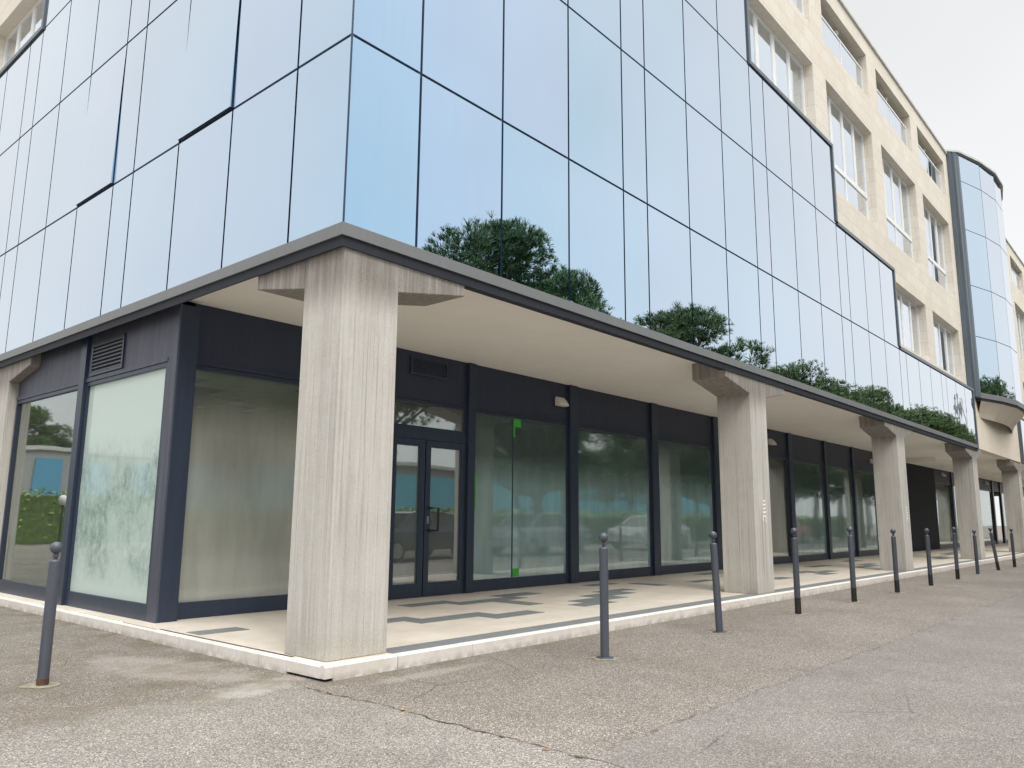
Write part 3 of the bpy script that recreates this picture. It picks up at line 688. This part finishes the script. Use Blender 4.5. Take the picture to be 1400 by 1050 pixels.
# paint smears on the pillars
def smear(x, y, z, label, s=1.):
    q = MB(); r = random.Random(int(x*10))
    for k in range(5):
        zz = z-.06*k*s; w = .05+.03*r.random(); q.prism([(x-w, zz), (x+w*.9, zz+.01), (x+w*.7, zz-.022), (x-.2*w, zz-.03), (x-w*.8, zz-.024)], y-.004, y-.001)
    q.box(x-.07, x-.05, y-.004, y-.001, z-.33*s, z-.26*s); q.box(x+.02, x+.045, y-.004, y-.001, z-.36*s, z-.25*s)
    tag(q.build('sticker', mt['paper'], None), label, 'sticker')
smear(8.50, .02, 1.58, 'torn white sticker on the front face of the second pillar')
smear(16.72, .02, 1.6, 'torn white sticker on the front face of the third pillar')

# ------------------------------------------------------------------ bollards
def bollard(x, y, label, band=False, h=1.13, r=.041, rusty=False, ring=False, lean=(0, 0), head_=True):
    t = thing('bollard', label, 'bollard', (x, y, 0), 0, 'grey ball-topped bollards lining the arcade'); t.rotation_euler = (lean[0], lean[1], 0)
    hp = h-.135
    m = MB(); m.lathe([(r, .0), (r, hp-.012), (r-.008, hp), (.014, hp+.002)]); m.build('post', mt['post'], t, smooth=False)
    m = MB(); m.lathe([(.014, hp), (.014, hp+.018), (.024, hp+.022), (.024, hp+.034), (.016, hp+.038), (.016, hp+.05)]); m.build('neck', mt['post'], t)
    R_ = r*1.12; c = h-R_; m = MB(); m.lathe([(max(.001, R_*math.sin(math.pi*k/14)), c-R_*math.cos(math.pi*k/14)) for k in range(15)], seg=24); m.build('ball', mt['post'], t, smooth=True)
    if band: m = MB(); m.lathe([(r+.0015, .003), (r+.0015, .22)]); m.build('black_band', mt['blackpaint'], t)
    if rusty: m = MB(); m.lathe([(r+.0015, .003), (r+.0015, .05)]); m.build('rust_ring', mt['rust'], t)
    if ring:
        m = MB(); m.lathe([(r+.045, .0), (r+.04, .012), (r+.002, .014)]); m.build('base_flange', mt['post'], t)
    rn = random.Random(int(x*37)+5); m = MB(); m.prism([((r+.06+.05*rn.random())*math.cos(a*math.pi/8), (r+.06+.05*rn.random())*math.sin(a*math.pi/8)) for a in range(16)], 0.001, .005, 'z'); m.build('footing', mt['ring'], t)
    return t
bollard(-1.54, 1.33, 'thick bollard standing alone by the left shop windows, rusty at its foot', h=1.05, r=.041, rusty=True)
bollard(2.34, -1.06, 'grey bollard just right of the corner pillar with a flange at its foot', ring=True)
bollard(4.63, -1.06, 'plain grey bollard left of the second pillar without any black band', ring=True, lean=(-.030, -.018))
bollard(7.05, -1.02, 'black-footed bollard standing just right of the second pillar', band=True, h=1.16)
bollard(9.33, -1.03, 'black-footed bollard midway between the second and third pillars', band=True, h=1.17)
bollard(11.6, -1.05, 'black-footed bollard standing before the third pillar', band=True)
bollard(13.8, -1.08, 'black-footed bollard in front of the black ribbed panel', band=True)
bollard(16.25, -1.05, 'black-footed bollard left of the fourth pillar', band=True, h=1.15)
bollard(18.6, -1.0, 'thin bollard in front of the fourth pillar', h=1.08)
bollard(20.85, -1.06, 'leaning bollard in the gap between the fourth and fifth pillars', band=True, lean=(-.09, -.05))
bollard(23.0, -1.1, 'farthest bollard at the right edge, before the fifth pillar', band=True, h=1.1)

# dry leaves lodged in the asphalt seam
for i, (x, y, a, l) in enumerate(((-.24, -1.22, .5, 'curled yellow leaf in the asphalt seam, nearest the kerb corner'), (-.27, -2.12, 1.4, 'pair-sized tan leaf midway down the asphalt seam'),
                                (-.23, -1.30, 2.4, 'tiny tan leaf just below the curled yellow leaf in the seam'), (-.30, -2.48, 2.0, 'ochre leaf lowest in the asphalt seam near the frame bottom'))):
    q = MB(); s = (.034, .030, .018, .028)[i]
    q.prism([(-s, 0), (-s*.4, s*.38), (s*.5, s*.34), (s*1.1, 0), (s*.4, -s*.36), (-s*.5, -s*.3)], .004, .007, 'z')
    o = q.build('fallen_leaf', mt['dryleaf'], None); o.location = (x, y, .004); o.rotation_euler = (.25, .2, a); tag(o, l, 'leaf')

# ------------------------------------------------------------------ stone pines across the lane (seen in the glass)
def pine(seed, name='stone_pine', H=9.0, Rc=2.8, lobes=22, tufts=120):
    r = random.Random(seed); t = thing(name, '', 'tree')
    wood = MB(); cr = MB(); fork = H*.38
    wood.tube([(0, 0, 0), (.06, .05, fork*.5), (0, .1, fork)], [.24, .19, .16], 10)
    L_ = []
    for i in range(lobes):
        a = i*2.399+r.random()*.5; q = math.sqrt((i+.5)/lobes); rr = Rc*q*.86
        z = H*.93-(H*.36)*q**2.0 - r.random()*.45
        if i % 3 == 2: z -= .9+r.random()*1.1; rr *= .9
        if i % 4 == 3: rr = Rc*(.7+.18*r.random()); z = H*(.50+.16*r.random())
        L_.append((Vector((rr*math.cos(a), rr*math.sin(a), z)), (.62+.35*r.random())*Rc/2.8))
    for c, R_ in L_:
        s = Vector((0, .1, fork)); mid = s.lerp(c, .5)+Vector((r.uniform(-.2, .2), r.uniform(-.2, .2), -.35))
        wood.tube([s, mid, c-Vector((0, 0, .2))], [.09, .06, .03], 6)
        for k in range(tufts):
            u = Vector((r.gauss(0, 1), r.gauss(0, 1), r.gauss(.35, .9))).normalized()
            p = c + Vector((u.x*R_*1.15, u.y*R_*1.15, u.z*R_*.72))*(.55+.5*r.random())
            d = (u+Vector((0, 0, .8))+Vector((r.uniform(-.3, .3), r.uniform(-.3, .3), r.uniform(-.2, .2)))).normalized()
            ln = r.uniform(.14, .27); a0 = d.orthogonal().normalized(); b0 = d.cross(a0)
            for j in range(11):
                t_ = j*.571+r.random()*.5; w_ = a0*math.cos(t_)+b0*math.sin(t_); dd = (d*r.uniform(.55, 1.2)+w_*.75).normalized()*ln
                sd_ = dd.cross(w_).normalized()
                if sd_.length < .1: sd_ = a0
                sd_ = sd_*.012
                i0 = len(cr.v); cr.v += [tuple(p-sd_), tuple(p+sd_), tuple(p+dd+sd_*.5), tuple(p+dd-sd_*.5)]; cr.f.append((i0, i0+1, i0+2, i0+3))
    wood.build('trunk', mt['bark'], t, smooth=True); cr.build('crown', mt['needles'], t, fix=False)
    return t
G1 = 'stone pines across the lane, mirrored in the glass'
p1 = pine(11, H=10.2, Rc=3.55, lobes=46, tufts=220); p1.location = (13.1, -9.9, 0); p1['label'] = 'large stone pine mirrored in the glass just right of the corner pillar'; p1['group'] = G1
p2 = pine(5, H=8.9, Rc=2.9, lobes=32, tufts=210); p2.location = (20.4, -7.7, 0); p2['label'] = 'stone pine mirrored in the glass left of the second pillar'; p2['group'] = G1
ROW = [(30.8, -7.9, .94, 1.1, 'stone pine mirrored just right of the second pillar head'), (35.8, -7.6, .92, 2.2, 'stone pine mirrored midway between second and third pillars'),
        (40.6, -7.8, .96, .4, 'stone pine mirrored just left of the third pillar head'), (45.6, -7.9, .93, 3.0, 'stone pine mirrored above the third pillar head'),
        (50.5, -7.7, .97, 4.1, 'stone pine mirrored right of the third pillar head'), (56, -7.9, .95, 5.2, 'stone pine mirrored between the third and fourth pillars'), (61.5, -7.8, .92, .9, 'stone pine mirrored left of the fourth pillar head'),
        (67, -7.8, .95, 2.4, 'stone pine mirrored near the right end of the lowest glass band'), (73, -7.9, .9, 3.4, 'stone pine mirrored in the last panels of the lowest glass band'),
        (-22.5, 80.7, 1.38, 2.6, 'pine rising behind a low building, mirrored in the leftmost shop window')]
for i, (x, y, sc_, rz, l) in enumerate(ROW): dup(p2 if i % 2 else p1, (x, y, 0), rz, l, G1, sc_ if i % 2 else sc_*.88)
G2 = 'pines of the back row, mirrored low in the arcade windows'
BR = [(12.5, 'shop pane left of the corner pillar'), (31, 'pane with the green film strips'), (36.5, 'pane behind the second bollard from the left'), (42, 'middle of the shop pane left of the third bollard'), (48, 'pane just left of the second pillar'), (54, 'pane edge hidden by the second pillar'), (61, 'first pane right of the second pillar'), (69, 'second pane right of the second pillar')]
for i, (x, w_) in enumerate(BR):
    dup(p2 if i % 2 else p1, (x, -17-(i % 3)*.8, 0), i*1.3, 'back-row pine mirrored low in the '+w_, G2, .84 if i % 2 else .76)

# hedge, buildings, lamp and cars that the glass mirrors
def hedge(name, x0, x1, y0, y1, h, label, seed):
    r = random.Random(seed); m = MB(); n = int((abs(x1-x0)+abs(y1-y0))*170)
    for k in range(n):
        p = Vector((r.uniform(x0, x1), r.uniform(y0, y1), h*math.sqrt(r.random())+r.uniform(-.1, .12))); s = r.uniform(.05, .10)
        a = Vector((r.gauss(0, 1), r.gauss(0, 1), r.gauss(0, 1))).normalized()*s; b = a.orthogonal().normalized()*s*.7; i0 = len(m.v)
        m.v += [tuple(p-a), tuple(p+b), tuple(p+a), tuple(p-b)]; m.f.append((i0, i0+1, i0+2, i0+3))
    t = thing(name, label, 'hedge'); m.build('foliage', mt['leaf'], t, fix=False)
    c = MB(); c.box(x0+.25, x1-.25, y0+.25, y1-.25, 0, h-.2); c.build('stems', plain('hedge_shade', (.09, .14, .035), .9, var=.5, scale=9), t)
hedge('hedge', -26, -6, 33, 34.6, 2.3, 'clipped green hedge mirrored in the leftmost shop window', 2)
hedge('hedge', 8, 70, -12.6, -11.4, 1.6, 'long low hedge across the lane, mirrored in the arcade windows', 4)
bt = thing('warehouse', 'long low warehouse with a teal band, mirrored in the arcade windows', 'building')
q = MB(); q.box(5, 90, -32, -25, 0, 4.4); q.build('wall', mt['greywall'], bt)
q = MB(); q.box(5, 90, -24.99, -24.9, 1.5, 3.9); q.build('teal_band', mt['teal'], bt)
q = MB(); q.box(4.8, 90.2, -32.2, -24.7, 4.4, 4.6); q.build('roof', mt['coping'], bt)
bg = thing('grey_office', 'low grey clad office with blue windows mirrored in the leftmost shop window', 'building')
q = MB(); q.box(-45, -12, 61, 75, 0, 6.1); q.build('wall', mt['greywall'], bg)
q = MB(); q.box(-45.2, -11.8, 60.8, 75.2, 6.1, 6.4); q.build('roof', mt['coping'], bg)
for k in range(9):
    q = MB(); q.box(-44+k*3.6, -42.2+k*3.6, 60.9, 60.98, .8, 5.5); q.build('window', mt['bluewin'], bg)
gl = thing('globe_lamp', 'white globe lamp on a short post mirrored in the leftmost shop window', 'lamp', (-5.7, 23.0, 0))
q = MB(); q.lathe([(.04, 0), (.03, 1.62)]); q.build('post', mt['blackpaint'], gl)
q = MB(); q.lathe([(max(.001, .16*math.sin(math.pi*k/12)), 1.76-.16*math.cos(math.pi*k/12)) for k in range(13)]); q.build('globe', mt['lampw'], gl, smooth=True)
for i, x in enumerate((132., 137.)):
    t = thing('floodlight_mast', ('left' if i else 'right')+' one of two floodlight masts mirrored at the right end of the glass band', 'mast', (x+12, -24, 0))
    q = MB()
    for s in (-.35, .35): q.tube([(s, 0, 0), (s*.4, 0, 22)], .16, 6)
    for k in range(17): q.tube([(-.33, 0, k*1.2), (.33, 0, k*1.2+1.2)], .05, 4)
    q.build('mast', mt['steel'], t); q = MB()
    for z in (20, 21.8): q.box(-1., 1., -.2, .2, z, z+.7)
    q.build('lamp_rack', mt['steel'], t)

def car(mat, label):
    t = thing('parked_car', label, 'car')
    low = [(-2.1, .32), (-2.12, .62), (-2.0, .88), (-1.1, .98), (1.35, 1.02), (2.0, .95), (2.12, .6), (2.08, .3)]
    b = MB(); 
    n = len(low); i = 0
    for yy, sc in ((-.86, .0), (-.80, 1.), (.80, 1.), (.86, .0)):
        for a, c in low: b.v.append((a*(.985 if sc == 0 else 1), yy, c if sc else min(c, .84)))
    for k in range(3):
        for j in range(n): b.f.append((k*n+j, k*n+(j+1) % n, (k+1)*n+(j+1) % n, (k+1)*n+j))
    b.f.append(tuple(range(n))); b.f.append(tuple(range(3*n, 4*n))[::-1])
    # roof
    ra = [(-.62, 1.40), (-.2, 1.45), (.7, 1.44), (1.15, 1.36)]
    for k in range(3): b.prism([(ra[k][0], ra[k][1]), (ra[k+1][0], ra[k+1][1]), (ra[k+1][0], ra[k+1][1]-.05), (ra[k][0], ra[k][1]-.05)], -.60, .60)
    for s in (-1, 1):
        for p_, q_ in (((-1.25, .97), (-.62, 1.37)), ((.15, .99), (.18, 1.40)), ((1.75, .98), (1.15, 1.33))): b.tube([(p_[0], s*.78, p_[1]), (q_[0], s*.60, q_[1])], .035, 6)
    b.build('body', mat, t, bevel=0)
    w = MB(); bot = [(-1.28, -.76), (1.78, -.76), (1.78, .76), (-1.28, .76)]; top = [(-.66, -.59), (1.16, -.59), (1.16, .59), (-.66, .59)]
    i0 = len(w.v); w.v += [(x, y, .96) for x, y in bot] + [(x, y, 1.39) for x, y in top]
    for k in range(4): w.f.append((k, (k+1) % 4, 4+(k+1) % 4, 4+k))
    w.f.append((4, 5, 6, 7)); w.build('windows', mt['carglass'], t)
    for x in (-1.32, 1.32):
        for s in (-1, 1):
            y_ = s*.80; m = MB(); m.tube([(x, y_-.10, .32), (x, y_-.07, .32), (x, y_+.07, .32), (x, y_+.10, .32)], [.29, .32, .32, .29], 20); wh = m.build('wheel', mt['tyre'], t)
            m = MB(); m.tube([(x, y_+s*.101, .32), (x, y_+s*.112, .32)], [.21, .17], 16); m.build('rim', mt['rim'], wh)
    for s in (-1, 1):
        m = MB(); m.box(-2.14, -2.05, s*.62-.14, s*.62+.14, .66, .78); m.build('headlight', mt['headlamp'], t)
        m = MB(); m.box(2.05, 2.13, s*.66-.12, s*.66+.12, .7, .86); m.build('tail_light', mt['lamp_red'], t)
    return t
CG = 'cars parked across the lane, mirrored in the shop windows'
c1 = car(paint('dark_car_paint', (.03, .035, .045)), 'dark car mirrored in the glass shop door'); c1.location = (12.5, -6.2, 0); c1['group'] = CG
c2 = car(paint('red_car_paint', (.45, .02, .015)), 'red car mirrored in the pane just right of the second pillar'); c2.location = (40.8, -6.2, 0); c2['group'] = CG
c3 = car(paint('white_car_paint', (.7, .7, .7)), 'white car mirrored in the shop pane left of the second pillar'); c3.location = (26.5, -6.2, 0); c3['group'] = CG
c4 = car(paint('silver_car_paint', (.32, .34, .36)), 'silver car mirrored in the shop pane with green film strips'); c4.location = (18.6, -6.2, 0); c4['group'] = CG
